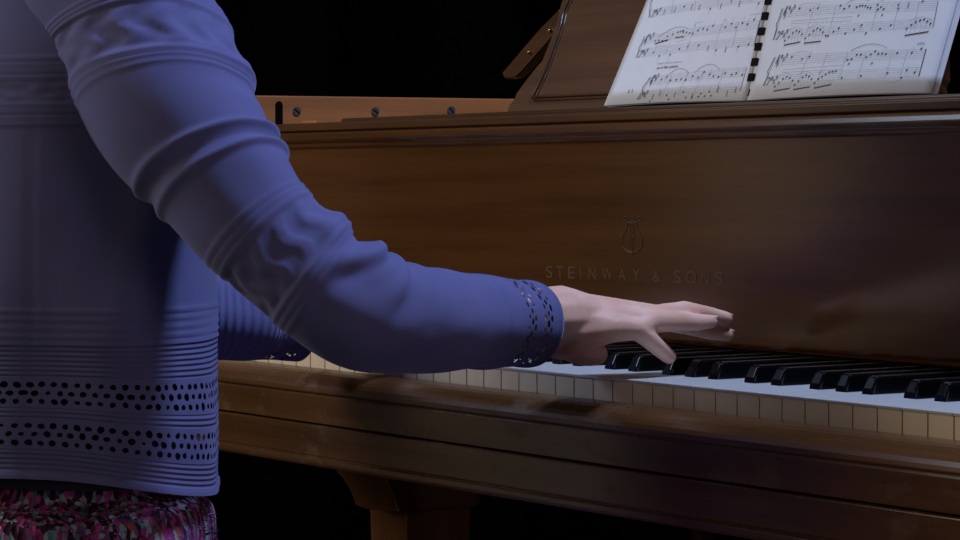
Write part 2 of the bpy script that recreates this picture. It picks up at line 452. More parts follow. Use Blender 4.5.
bm = bmesh.new(); vs = [bm.verts.new((q[0], q[1], .06)) for q in inn if q[1] > .42]; 
bm.faces.new(vs); obj('soundboard', bm, MT['soundboard'], piano)
# front leg seen under the keybed, its block and curved bracket; two more legs
def leg(cx, cy, hx, hy, vis):
    bm = bmesh.new()
    rings = []
    for z, k in ((-.0930, 1.0), (-.1880, 1.0), (-.1930, .96)):
        rings.append([bm.verts.new((cx+sx*hx*k, cy+sy*hy*k, z)) for sx, sy in ((-1, -1), (1, -1), (1, 1), (-1, 1))])
    for A, B in zip(rings, rings[1:]):
        for k in range(4): bm.faces.new((A[k], A[(k+1) % 4], B[(k+1) % 4], B[k]))
    bm.faces.new(rings[0]); bm.faces.new(rings[-1])
    L = obj('leg_block', bm, MT['leg'], piano, bev=.002)
    bm = bmesh.new(); rings = []
    for z, k in ((-.1935, .84), (-.55, .66), (-.63, .62), (-.635, .8), (-.655, .8), (-.66, .55)):
        rings.append([bm.verts.new((cx+sx*hx*k, cy+sy*hy*k, z)) for sx, sy in ((-1, -1), (1, -1), (1, 1), (-1, 1))])
    for A, B in zip(rings, rings[1:]):
        for k in range(4): bm.faces.new((A[k], A[(k+1) % 4], B[(k+1) % 4], B[k]))
    bm.faces.new(rings[0]); bm.faces.new(rings[-1])
    lg = obj('leg', bm, MT['leg'], piano, bev=.002)
    bm = bmesh.new(); tube(bm, [(cx-.012, cy, FZ+.028), (cx+.012, cy, FZ+.028)], .028, 20); tube(bm, [(cx, cy, FZ+.03), (cx, cy, -.659)], .010, 10)
    obj('caster', bm, MT['brass'], lg, False, bev=.002)
LX, LY = -.655, .452
leg(-.639, .3625, .042, .0455, 1); leg(.639, .3625, .042, .0455, 0); leg(-.35, 1.40, .05, .05, 0)
fy = .3625-.0455
bm = bmesh.new()   # curved bracket on the face of the block
bl, bb = onY(338, 470, fy-.024), onY(363, 509, fy-.024); br_ = onY(399.5, 512, fy-.024); bt_ = onY(387, 479, fy-.024)
arc = [(p.x, p.z) for p in (onY(x, y, fy-.024) for x, y in ((333, 468.5), (338, 473.5), (342.8, 479), (347, 485.5), (350.3, 492), (353, 498), (355, 505), (363, 508.5)))]
arc = [(2*arc[0][0]-arc[1][0]-.012, -.0930)] + arc
prof = arc + [(br_.x, br_.z), (bt_.x, bt_.z), (bt_.x-.012, -.0930)]
extr(bm, prof, 'y', fy-.024, fy-.0005)
obj('leg_bracket', bm, MT['leg'], piano, bev=.0015)
# pedal lyre, out of sight behind the player
bm = bmesh.new(); 
for sx in (-1, 1): tube(bm, [(sx*.09, .30, -.0928), (sx*.07, .30, -.40), (sx*.10, .30, -.60)], .016, 10)
box(bm, -.13, .13, .27, .34, -.67, -.60); obj('pedal_lyre', bm, MT['ledge'], piano)
for k in (-1, 0, 1):
    bm = bmesh.new(); box(bm, k*.07-.011, k*.07+.011, .17, .272, -.668, -.658); obj('pedal', bm, MT['brass'], piano, bev=.003)

# ------------------------------------------------------------------ the music book
BX0, BXS, BX1 = -.1183, .0722, .2838
BY, BZ = .2165, .1990
def lean(a):
    d = math.radians
    if a < BXS: t = (a-BX0)/(BXS-BX0); return d(26.5)+(d(15.5)-d(26.5))*t
    t = (a-BXS)/(BX1-BXS); return d(15.5)+(d(20)-d(15.5))*t
def pg(a, b, h=0):
    th = lean(a)
    bow = 0
    if a >= BXS: t = (a-BXS)/(BX1-BXS); bow = .006*S(PI*min(t*1.0, 1))**.8*.6
    else: t = (BXS-a)/(BXS-BX0); bow = .003*S(PI*t)
    n = Vector((0, -CO(th), S(th)))
    return Vector((a, BY, BZ+.0083*(a+.02))) + Vector((0, S(th), CO(th)))*b + n*(bow+h)
PH = .275
book = empty('music_book', (BXS, BY, BZ), 'open comb-bound book of printed sheet music leaning on the music desk', 'book')
def sheet(name, a0, a1, h, grow=0):
    bm = bmesh.new(); g = []
    for i in range(25):
        a = a0+(a1-a0)*i/24
        g.append([[bm.verts.new(pg(a, PH*k/20, h+e)) for k in range(21)] for e in (0, -.0003)])
    for A, B in zip(g, g[1:]):
        for k in range(20):
            bm.faces.new((A[0][k], B[0][k], B[0][k+1], A[0][k+1])); bm.faces.new((A[1][k], A[1][k+1], B[1][k+1], B[1][k]))
        bm.faces.new((A[0][0], A[1][0], B[1][0], B[0][0])); bm.faces.new((A[0][20], B[0][20], B[1][20], A[1][20]))
    for A in (g[0], g[-1]):
        for k in range(20): bm.faces.new((A[0][k], A[0][k+1], A[1][k+1], A[1][k]))
    return obj(name, bm, MT['paper'], book, True)
lpage = sheet('page', BX0, BXS-.0001, .0022); rpage = sheet('page', BXS+.0001, BX1, .0022)
lpage['label'] = 'left-hand page'; rpage['label'] = 'right-hand page'
under = sheet('page', BXS+.001, BX1+.0045, -.0002); under['label'] = 'leaf showing past the right-hand page edge'
sheet('page', BX0+.002, BXS-.001, -.0002)['label'] = 'leaf under the left-hand page'
bm = bmesh.new()
k = 0
bh = .0030
while bh < PH-.01:
    hh = .0060
    if bh > .012:
        P = [pg(BXS-.004, bh, .0026), pg(BXS-.0035, bh, .0038), pg(BXS, bh, .0044), pg(BXS+.0035, bh, .0038), pg(BXS+.004, bh, .0026)]
        Q = [pg(BXS-.004, bh+hh, .0026), pg(BXS-.0035, bh+hh, .0038), pg(BXS, bh+hh, .0044), pg(BXS+.0035, bh+hh, .0038), pg(BXS+.004, bh+hh, .0026)]
        A = [bm.verts.new(p) for p in P]; B = [bm.verts.new(p) for p in Q]
        for i in range(4): bm.faces.new((A[i], A[i+1], B[i+1], B[i]))
        bm.faces.new(A[::-1] ); bm.faces.new(B); bm.faces.new((A[0], B[0], B[4], A[4]))
    bh += .0124
A = [bm.verts.new(pg(BXS+x, b, .0026)) for x, b in ((-.0005, .0035), (.0007, .0035), (.0015, .0088), (.0003, .0088))]; bm.faces.new(A)
obj('comb_binding', bm, MT['comb'], book)
def pinv(px, py):
    a, b = .1, .05
    for _ in range(25):
        def pr(a, b):
            d = pg(a, b, .0025)-CAM; Z = d.dot(F_); return np.array((480+FPX*d.dot(R_)/Z, 270-FPX*d.dot(U_)/Z))
        r0 = pr(a, b); e = 1e-4
        J = np.array((pr(a+e, b)-r0, pr(a, b+e)-r0)).T/e
        da = np.linalg.solve(J, np.array((px, py))-r0); a += float(da[0]); b += float(da[1])
    return a, b
class Print:
    def __init__(s): s.bm = bmesh.new()
    def quad(s, P, mi=0, h=.00245): s.bm.faces.new([s.bm.verts.new(pg(a, b, h)) for a, b in P]).material_index = mi
    def line(s, p, q, w, mi=0, n=1):
        p, q = np.array(p), np.array(q); d = (q-p); L = np.linalg.norm(d); t = np.array((-d[1], d[0]))/L*w/2
        for i in range(n):
            A, B = p+d*i/n, p+d*(i+1)/n; s.quad((A-t, B-t, B+t, A+t), mi)
    def dot(s, c, rx, ry, mi=0): 
        s.quad([(c[0]+rx*CO(t)-.25*ry*S(t)*0, c[1]+ry*S(t)+.3*rx*CO(t)) for t in np.linspace(0, 2*PI, 9)[:-1]], mi)
    def curve(s, P, w, mi=0):
        P = cr(P, 6)
        for a, b in zip(P, P[1:]): s.line(a, b, w, mi)
    def arc(s, p, q, h, w=.0003, mi=0):
        p, q = np.array(p), np.array(q); P = [p+(q-p)*t+np.array((0, h*4*t*(1-t))) for t in np.linspace(0, 1, 12)]
        for a, b in zip(P, P[1:]): s.line(a, b, w, mi)
SP = .0017                       # staff space
def system(pr, TL, TR, BL, BR, bars, notes, rnd, start=True):
    """staff pair: TL/TR ends of the treble's top line, BL/BR ends of the bass's bottom line (page coordinates)"""
    TL, TR, BL, BR = map(np.array, (TL, TR, BL, BR))
    def up(t, k): return TL+(TR-TL)*t-np.array((0, SP*k))      # k spaces below top line
    def lo(t, k): return BL+(BR-BL)*t+np.array((0, SP*k))      # k spaces above the bottom line
    for k in range(5):
        pr.line(up(0, k), up(1, k), .00019, 1, 14); pr.line(lo(0, k), lo(1, k), .00019, 1, 14)
    for i, t in enumerate(bars):
        last = i == len(bars)-1
        pr.line(up(t, 0), lo(t, 0), .00030 if t < 1 else .0005, 0 if t in (0, 1) else 1)
    x0 = up(0, 0); x1 = lo(0, 0); m = (x0+x1)/2
    pr.curve([x0-(.0012, 0), m+np.array((-.0014, .003)), m-np.array((.003, 0)), m+np.array((-.0014, -.003)), x1-(.0012, 0)], .0006)
    c = up(.022, 2); pr.curve([c+np.array(p)*SP for p in ((-.2, -3), (.4, -2.2), (0, 0), (.9, 2.4), (.3, 2.8), (-.2, 1), (-1, -.8), (.3, -1.6), (1, -.3), (0, .4), (-.3, -.6))], .0005)
    c = lo(.022, 2); pr.curve([c+np.array(p)*SP for p in ((-.8, .8), (.2, 1.7), (1, .7), (.2, -1.2), (-1, -2))], .0006); pr.dot(c+np.array((1.5, 1))*SP, .0004, .0004); pr.dot(c+np.array((1.5, .2))*SP, .0004, .0004)
    for i in range(3):                                             # key signature
        for fn, kk in ((up, (0, 1.5, -.4)[i]), (lo, (3, 1.6, 3.4)[i])):
            c = fn(.048+.017*i, kk)
            for dx in (-.35, .35): pr.line(c+np.array((dx, -1.2))*SP, c+np.array((dx, 1.2))*SP, .00028)
            for dy in (-.4, .4): pr.line(c+np.array((-.8, dy-.1))*SP, c+np.array((.8, dy+.15))*SP, .0005)
    for st, t, k, kind in notes:
        c = (up if st == 'u' else lo)(t, k)
        if kind != 'r': pr.dot(c, .00105, .00080, 0)
        if kind == 's': pr.line(c+np.array((.0009, 0)), c+np.array((.0009, .0052)), .00022, 1)
        if kind == 'd': pr.line(c-np.array((.0009, 0)), c-np.array((.0009, .0052)), .00022, 1)
        if kind == 'r': pr.curve([c+np.array(p)*SP for p in ((-.3, 1.4), (.4, .5), (-.3, -.2), (.4, -1), (-.3, -1.5))], .0005)
    return up, lo
rnd = random.Random(3)
def run(st, t0, t1, n, f, kind='n'): return [(st, t0+(t1-t0)*i/max(1, n-1), f(i), kind) for i in range(n)]
# left page ------------------------------------------------------------
P1 = Print()
I = pinv
sysL = [((655, 1-16), (769, -24), (649.7, 17.2), (765, .8), (0, .21, .42, .62, .80, 1)),
        ((645, 36.5), (760, 20), (636.7, 57.5), (754, 45.3), (0, .27, .455, .69, .83, 1)),
        ((651, 77), (746.7, 67.2), (637.5, 99.5), (740, 90.8), (0, .24, .41, .57, .78, 1))]
for j, (tl, tr, bl, br, bars) in enumerate(sysL):
    notes = []
    if j == 1:
        notes += run('u', .12, .23, 4, lambda i: 3.4+.35*i, 'n') + run('u', .23, .36, 4, lambda i: 2.2-.6*i, 'n') + run('u', .34, .46, 5, lambda i: .8+.5*i, 'n')
        notes += run('u', .50, .62, 4, lambda i: (1.6, 1, 1.8, 0)[i], 's') + run('u', .73, .95, 6, lambda i: (1.6, .2, 2.2, .4, 1.4, -.6)[i], 's')
    else:
        notes += [('u', .13+.84*i/15+rnd.uniform(-.01, .01), rnd.choice((.5, 1, 2, 2.5, 3, 3.6)), rnd.choice('sdn')) for i in range(16)]
    notes += [('l', .14+.82*i/10+rnd.uniform(-.015, .015), rnd.choice((-.9, 0, .7, 1.5, 2.4)), rnd.choice('sdr')) for i in range(11)]
    if j == 2: notes += run('l', .14, .17, 1, lambda i: -1.6) + run('l', .33, .33, 1, lambda i: -1.6) + run('l', .50, .74, 5, lambda i: -1.4)
    up, lo = system(P1, I(*tl), I(*tr), I(*bl), I(*br), bars, notes, rnd)
    if j == 1:
        P1.line(up(.13, 5.2), up(.25, 4.2), .0010); P1.line(up(.31, 3.6), up(.39, 3.9), .0010)
        P1.line(up(.455, -2.6), up(1.0, -3.3), .00028, 1); P1.line(up(.455, -2.6), up(.455, 0), .00028, 1); P1.line(up(.70, -2.9), up(.70, 0), .00028, 1)
        P1.line(up(.458, -1.9), up(.462, -.8), .0004); P1.line(up(.715, -2.3), up(.72, -1.2), .0004)
        P1.arc(up(.14, 2), up(.40, -.3), .0045); P1.line(up(.14, 6.6), up(.24, 7), .00025, 1); P1.line(up(.33, 6.2), up(.42, 5.3), .00025, 1)
        P1.line(up(1, 0), lo(1, 0), .0008)
    if j == 2:
        P1.arc(up(.18, .6), up(.42, .4), .0052); P1.arc(up(.48, .3), up(.73, -.2), .0055)
        a0 = np.array(I(656.5, 69)); x = 0                          # a line of small italic writing above the staff
        for w in (4, 2, 5, 10):
            for i in range(w):
                hh = rnd.choice((.0014, .0014, .0022)); p = a0+np.array((x, 0)); P1.curve([p, p+np.array((.0004, hh)), p+np.array((.0007, hh*.5)), p+np.array((.0009, 0))], .00032, 0); x += .0013
            x += .0012
        a1 = np.array(I(657, 64.5))
        for i in range(26):
            if i % 8 != 7: P1.line(a1+np.array((i*.0014, 0)), a1+np.array((i*.0014+.0006, .0013)), .0004, 1)
        c = np.array(I(628.6, 90))
        P1.curve([c, c+np.array((.0005, -.0028)), c+np.array((.002, .0006))], .0004); P1.dot(c+np.array((.0028, -.0025)), .0003, .0003)
        c = c+np.array((.0055, -.0005)); P1.curve([c+np.array(p)*.001 for p in ((.9, .9), (0, .9), (0, -.2), (1, -.9), (.6, -2), (-.5, -1.8))], .0005)
    if j == 0: P1.line(up(0, 5), up(.0, 4), .0003)
for q in range(1, 5):                                              # the systems further up the page
    up_ = lambda p: (p[0], p[1]+.0475*q)
    nt_ = [('u', .13+.84*i/15, rnd.choice((.5, 1, 2, 2.5, 3, 3.6)), rnd.choice('sdn')) for i in range(16)] + [('l', .14+.82*i/10, rnd.choice((-.9, 0, .7, 1.5, 2.4)), rnd.choice('sdr')) for i in range(11)]
    if max(I(*sysL[0][0])[1], I(*sysL[0][1])[1])+.0475*q < PH-.012: system(P1, *[up_(I(*p)) for p in sysL[0][:4]], (0, .25, .5, .75, 1), nt_, rnd)
obj('printed_music', P1.bm, [MT['ink'], MT['greyink']], lpage)
# right page -----------------------------------------------------------
P2 = Print()
sysR = [((783, 8.3), (938, 1), (774, 39.6), (933, 27), (0, .22, .37, .64, .77, .89, 1)),
        ((775.6, 57), (926, 49), (764, 85.4), (918.7, 76), (0, .24, .37, .51, .63, .80, .89, 1))]
for j, (tl, tr, bl, br, bars) in enumerate(sysR):
    arch = lambda i: (-1.0, .7, 2.3, 3.2, 2.6, 1.2)[i]
    notes = [('u', .12, .6, 'n'), ('u', .20, 1.9, 'n'), ('u', .25, 1, 's')]
    if j == 0:
        notes += run('u', .40, .46, 3, lambda i: (.6, 2, .9)[i], 'n') + run('u', .51, .60, 6, lambda i: (1.6, 1, 1, 1.2, 1.9, 2.2)[i], 'n')
        notes += [('u', .64, .8, 'n'), ('u', .65, 3.0, 'd'), ('u', .665, 2.0, 'n'), ('u', .685, 3.0, 'n'), ('u', .77, 1.2, 'n'), ('u', .775, 3, 'n'), ('u', .83, 1.6, 'r'), ('u', .91, 0, 's')]
        notes += run('l', .08, .19, 6, arch) + run('l', .22, .33, 6, arch) + [('l', .355, -.6, 'n'), ('l', .37, -.8, 'n'), ('l', .40, 1.0, 'n'), ('l', .43, 2.4, 'd'), ('l', .48, -.3, 'n'), ('l', .53, 1.2, 'n'), ('l', .57, 3, 'd'), ('l', .61, -1, 'n'), ('l', .69, .7, 'n'), ('l', .75, 2, 'n')]
        notes += run('l', .85, .98, 7, lambda i: (0, 1.6, 2.8, 3.4, 3.8, 2.8, 1.7)[i])
        beams = ((.08, .19), (.22, .33), (.85, .98))
    else:
        notes += run('u', .52, .60, 4, lambda i: (3.6, 3.3, 1.4, 1.5)[i], 'n') + run('u', .64, .76, 6, lambda i: (2.8, 1.6, .2, 1.4, 1.4, 1.7)[i], 'n') + [('u', .83, 1.3, 'n'), ('u', .92, 1.5, 's'), ('u', .97, -.2, 's')]
        notes += run('l', .08, .20, 6, arch) + run('l', .22, .33, 6, arch) + run('l', .355, .48, 7, lambda i: (-.8, 1, 2, 3, 3.8, 4.1, 4.2)[i]) + [('l', .53, .8, 'n'), ('l', .65, 1.2, 'n'), ('l', .81, 2, 'n'), ('l', .90, -.5, 'n'), ('l', .92, 3, 's'), ('l', .97, 1.8, 's')]
        beams = ((.08, .19), (.22, .33), (.36, .47))
    up, lo = system(P2, I(*tl), I(*tr), I(*bl), I(*br), bars, notes, rnd)
    for t0, t1 in beams:
        q = 1.2 if t0 > .3 else .8
        P2.line(lo(t0, -3.2), lo(t1, -3.2+q*(.2 if t0 == .22 and j == 0 else 1)), .00105)
        for i in range(6): tt = t0+(t1-t0)*i/5; P2.line(lo(tt, -3.1+q*i/6), lo(tt, 1+arch(i)*.5), .0002, 1)
        P2.arc(lo(t0+.005, 3.5), lo(t1, 3.3), .0028, .00025, 1)
    P2.arc(up(.11, -.7), up(.26, -.7), .0016, .00028, 1); P2.arc(up(.44 if j == 0 else .53, -.6), up(.67 if j == 0 else .76, -1), .0042, .0003)
    for b_, e_ in ((6.3, 5.6), (6.9, 7.6)): P2.line(up(.08, (b_+e_)/2+.5), up(.50, e_+.3), .0003, 1, 6)
    for t, k in ((.53, 6.2), (.68, 6.4)): 
        c = up(t, k); P2.curve([c, c+np.array((.0008, .0018)), c+np.array((.0018, .0014)), c+np.array((.0008, .0004))], .0004); 
    if j == 0: P2.line(up(.55, -2.1), up(.60, -2.2), .0005); P2.line(up(.575, -2.8), up(.575, -1.8), .0004)
    else: P2.line(up(1, 0), lo(1, 0), .0009); P2.arc(up(.94, -2.2), up(.985, -2.2), .0012, .0004); P2.dot(up(.963, -2.2), .0003, .0003); P2.arc(lo(.80, -1.4), lo(.9, -1.4), -.0016, .00025, 1)
for q in range(1, 5):
    up_ = lambda p: (p[0], p[1]+.042*q)
    nt_ = [('u', .13+.84*i/13, rnd.choice((.5, 1, 2, 2.5, 3, 3.6)), rnd.choice('sdn')) for i in range(14)] + [('l', .14+.82*i/12, rnd.choice((-.9, 0, .7, 1.5, 2.4)), rnd.choice('sdn')) for i in range(13)]
    if max(I(*sysR[0][0])[1], I(*sysR[0][1])[1])+.042*q < PH-.012: system(P2, *[up_(I(*p)) for p in sysR[0][:4]], (0, .22, .45, .7, 1), nt_, rnd)
obj('printed_music', P2.bm, [MT['ink'], MT['greyink']], rpage)

# ------------------------------------------------------------------ the player
person = None
def rc(bm, p, q, r1, r2):
    """tapered capsule"""
    b = bmesh.new()
    for c, r in ((p, r1), (q, r2)): bmesh.ops.create_icosphere(b, subdivisions=2, radius=r, matrix=Matrix.Translation(Vector(c)))
    hull = bmesh.ops.convex_hull(b, input=b.verts[:])
    bmesh.ops.delete(b, geom=list({g for g in hull['geom_interior'] if isinstance(g, bmesh.types.BMVert)}), context='VERTS')
    me = bpy.data.meshes.new('t'); b.to_mesh(me); b.free(); bm.from_mesh(me); bpy.data.meshes.remove(me)
def chain(bm, P, r):
    for i in range(len(P)-1): rc(bm, P[i], P[i+1], r[i], r[i+1])
def remesh(bm, vox, smooth=6, fac=.5):
    me = bpy.data.meshes.new('t'); bm.to_mesh(me); bm.free()
    o = bpy.data.objects.new('t', me); col.objects.link(o)
    m = o.modifiers.new('r', 'REMESH'); m.mode = 'VOXEL'; m.voxel_size = vox
    s = o.modifiers.new('s', 'SMOOTH'); s.iterations = smooth; s.factor = fac
    dg = bpy.context.evaluated_depsgraph_get(); dg.update()
    me2 = bpy.data.meshes.new_from_object(o.evaluated_get(dg)); bpy.data.objects.remove(o); bpy.data.meshes.remove(me)
    return me2
K = [  # centre line of the right sleeve: pixel, depth, half width in pixels
    (36, -78, 2.075, 48), (74, -45, 2.025, 79), (104, -8, 1.99, 86), (138, 42, 1.965, 87), (168, 108, 1.94, 84), (211, 168, 1.92, 72), (256, 222, 1.905, 64), (302, 269, 1.90, 60),
    (352, 307, 1.905, 60), (398, 318, 1.945, 55), (440, 321, 1.985, 51), (494, 322, 2.045, 45.5), (526, 324, 2.08, 44)]
KP3 = [(*pt(x, y, Z), r*Z/FPX) for x, y, Z, r in K]
shR, elR = Vector(KP3[2][:3]), Vector(KP3[8][:3])
# right hand, palm down, reaching over the keys
hb = bmesh.new()
HZ = lambda Z: 2.142+.68*(Z-1.873)
H = lambda x, y, Z: pt(x, y, HZ(Z))
wrR = H(562, 318, 1.812)
_rc = rc
def rch(bm, p, q, a, b): _rc(bm, p, q, a*.845, b*.845)
def chh(bm, P, r): chain(bm, P, [x*.845 for x in r])
mcp = {'p': H(636, 329, 1.822), 'r': H(651, 321.5, 1.84), 'm': H(656, 316, 1.862), 'i': H(648, 317, 1.885)}
chain(hb, [Vector(k[:3]) for k in KP3[9:12]]+[wrR], [k[3]*.66 for k in KP3[9:12]]+[.0232]); rch(hb, wrR, H(584, 318, 1.825), .0270, .0215)
for k, a, ra, rb in (('p', H(566, 324, 1.808), .0195, .0098), ('r', H(566, 316, 1.817), .0200, .0102), ('m', H(566, 313, 1.828), .0195, .0100), ('i', H(566, 316, 1.84), .0195, .0100)):
    rch(hb, a, mcp[k], ra, rb)
rch(hb, mcp['p'], mcp['r'], .0092, .0098); rch(hb, mcp['r'], mcp['m'], .0098, .0098); rch(hb, mcp['m'], mcp['i'], .0098, .0098)
rch(hb, H(567, 332, 1.808), H(612, 328, 1.815), .0205, .0125)       # heel of the hand
rch(hb, H(556, 332, 1.835), H(576, 341, 1.858), .0230, .0165)       # ball of the thumb
chh(hb, [H(566, 340, 1.845), H(578, 350, 1.858), H(590, 354, 1.868), H(596.5, 354, 1.873)], [.0165, .0128, .0108, .0100])
chh(hb, [mcp['p'], H(648, 338.5, 1.832), H(659.5, 348.5, 1.850), H(669, 356.5, 1.864)], [.0095, .0082, .0076, .0068])
chh(hb, [mcp['r'], H(679, 321.5, 1.862), H(699, 322, 1.880), H(711, 321.5, 1.890)], [.0100, .0086, .0074, .0062])
chh(hb, [mcp['m'], H(685, 310.5, 1.890), H(710, 315, 1.918), H(726, 318.5, 1.932)], [.0100, .0085, .0074, .0064])
chh(hb, [mcp['i'], H(686, 325, 1.912), H(710, 331.5, 1.928), H(727, 334.5, 1.938)], [.0100, .0085, .0074, .0064])
handR = remesh(hb, .0011, 16, .5)
# left hand on the bass keys
hb = bmesh.new()
wl = onY(303, 327, -.055)
KL = [(*p, r) for p, r in ((Vector((-.085, -.35, .262)), .036), (Vector((-.140, -.35, .222)), .057), (Vector((-.205, -.33, .12)), .050), (Vector((-.205, -.25, .045)), .041), (onY(222, 316, -.135), .0345), (onY(262, 319, -.095), .0315), (onY(300, 325, -.058), .0285))]
elL = Vector(KL[3][:3])
fd = Vector((.10, .98, -.12)).normalized(); sd = Vector((.99, -.10, 0)).normalized(); upv = Vector((0, .1, 1))
def L(f, s, u): return wl + (fd*f + sd*s + upv*u)*.87
rch(hb, elL+(wl-elL)*.3, wl, .035, .026)
for s, f, ru in ((-.032, .078, .0095), (-.011, .09, .0100), (.011, .092, .0100), (.031, .088, .0100)):
    rch(hb, L(.012, s*.45, 0), L(f, s, .004), .018, ru)
    chh(hb, [L(f, s, .004), L(f+.038, s*1.15, .004), L(f+.058, s*1.25, -.012), L(f+.066, s*1.25, -.025)], [ru, .0083, .0074, .0066])
rch(hb, L(.02, .015, -.004), L(.05, .04, -.012), .018, .013); chh(hb, [L(.05, .04, -.012), L(.078, .05, -.018), L(.10, .052, -.025)], [.013, .0105, .0092])
handL = remesh(hb, .0018, 6, .5)
# torso, legs, head
bb = bmesh.new()
q_ = .80
O = Vector((0, -.348, 0))
def b3(x, y, z): return O + Vector((x, y, z))
for s in (-1, 1):
    rc(bb, b3(s*.05, -.005, -.15), b3(s*.045, 0, .0), .066, .062)
    rc(bb, b3(s*.045, 0, .0), b3(s*.06, 0, .12), .066, .068)
    rc(bb, b3(s*.06, 0, .12), b3(s*.09, 0, .185), .066, .050)
    hip, kn, an = b3(s*.07, .02, -.20), b3(s*.115, .33, -.285), b3(s*.10, .34, -.625)
    rc(bb, hip, kn, .062, .050); rc(bb, kn, kn.lerp(an, .35), .050, .047); rc(bb, kn.lerp(an, .35), an, .049, .034)
    rc(bb, an+Vector((0, -.02, -.045)), an+Vector((0, .14, -.068)), .040, .030)
rc(bb, b3(0, 0, .20), b3(0, .015, .34), .052, .045)
hd = b3(0, .045, .44)
E_ = lambda x, y, z: hd+Vector((x, y, z))*.92
def rce(a, b, r1, r2): rc(bb, E_(*a), E_(*b), r1*.92, r2*.92)
rce((0, -.01, .03), (0, .035, -.055), .088, .055); rce((0, -.03, .02), (0, 0, .02), .088, .085)
rce((0, .078, 0), (0, .098, -.022), .008, .013)       # nose
for s in (-1, 1):
    rce((s*.083, -.005, 0), (s*.086, -.012, -.035), .013, .009)   # ears
    rce((s*.03, .072, .005), (s*.034, .07, .005), .012, .012)      # eyes
rce((-.018, .080, -.050), (.018, .080, -.050), .008, .008)
for s, kk, m_ in ((1, KP3[2:11], .62), (-1, KL[1:6], .66)):
    rc(bb, b3(s*.08, 0, .19), Vector(kk[0][:3]), .048, kk[0][3]*m_)
    chain(bb, [Vector(k[:3]) for k in kk], [k[3]*m_ for k in kk])
bodyme = remesh(bb, .0065, 8, .5)
def boolean_union(a, bs):
    oa = bpy.data.objects.new('a', a); col.objects.link(oa); obs = []
    for b in bs:
        ob = bpy.data.objects.new('b', b); col.objects.link(ob); obs.append(ob)
        m = oa.modifiers.new('u', 'BOOLEAN'); m.operation = 'UNION'; m.solver = 'EXACT'; m.object = ob
    dg = bpy.context.evaluated_depsgraph_get(); dg.update()
    me = bpy.data.meshes.new_from_object(oa.evaluated_get(dg))
    for o in [oa]+obs: bpy.data.objects.remove(o)
    return me
me = boolean_union(bodyme, [handR, handL])
bm = bmesh.new(); bm.from_mesh(me)
print('body verts', len(bm.verts))
person = obj('person', bm, MT['skin'], None, True, origin=(0, -.348, FZ))
tag(person, 'person in a blue knitted cardigan seated at the keyboard, right hand reaching over the keys', 'person')
person.data.materials.clear(); person.data.materials.append(MT['skin'])
# nails of the right hand
def nail(c, d, up, w, l):
    bm = bmesh.new(); d = d.normalized(); s = d.cross(up).normalized(); up = s.cross(d).normalized(); g = []
    for i in range(6):
        t = i/5; g.append([bm.verts.new(c + d*(t-.5)*l + s*(k/3)*w/2*(1-.35*abs(2*t-1)**3) + up*(-.0016*(k/3)**2-.0004*(2*t-1)**2)) for k in range(-3, 4)])
    for A, B in zip(g, g[1:]):
        for k in range(6): bm.faces.new((A[k], A[k+1], B[k+1], B[k]))
    o = obj('fingernail', bm, MT['nail'], person, True); md = o.modifiers.new('t', 'SOLIDIFY'); md.thickness = .0006
Upv = Vector((0, 0, 1))
for (a, b, r) in ((H(699, 322, 1.880), H(711, 321.5, 1.890), .0050), (H(710, 315, 1.918), H(726, 318.5, 1.932), .0051), (H(710, 331.5, 1.928), H(727, 334.5, 1.938), .0051)):
    d = b-a; u = Upv - d.normalized()*Upv.dot(d.normalized()); u.normalize(); nail(b + u*(r*.93)+d.normalized()*.0005, d, u, .0076, .0090)
d = H(669, 356.5, 1.864)-H(659.5, 348.5, 1.850); u = (Upv - d.normalized()*Upv.dot(d.normalized())).normalized(); nail(H(669, 356.5, 1.864)+u*.0054, d, u, .0064, .0074)
# hair
bm = bmesh.new()
bmesh.ops.create_uvsphere(bm, u_segments=40, v_segments=24, radius=1)
for v in list(bm.verts):
    c = v.co; 
    if c.y > .42 and c.z < .55: bm.verts.remove(v); continue
    k = 1+.02*S(c.x*30+c.z*9)
    v.co = Vector((c.x*.102*k, c.y*.112*k-.012, c.z*.112*k+.03 if c.z > -.2 else c.z*.15*k+.03))*.92 + hd
hr = obj('hair', bm, MT['hair'], person, True)

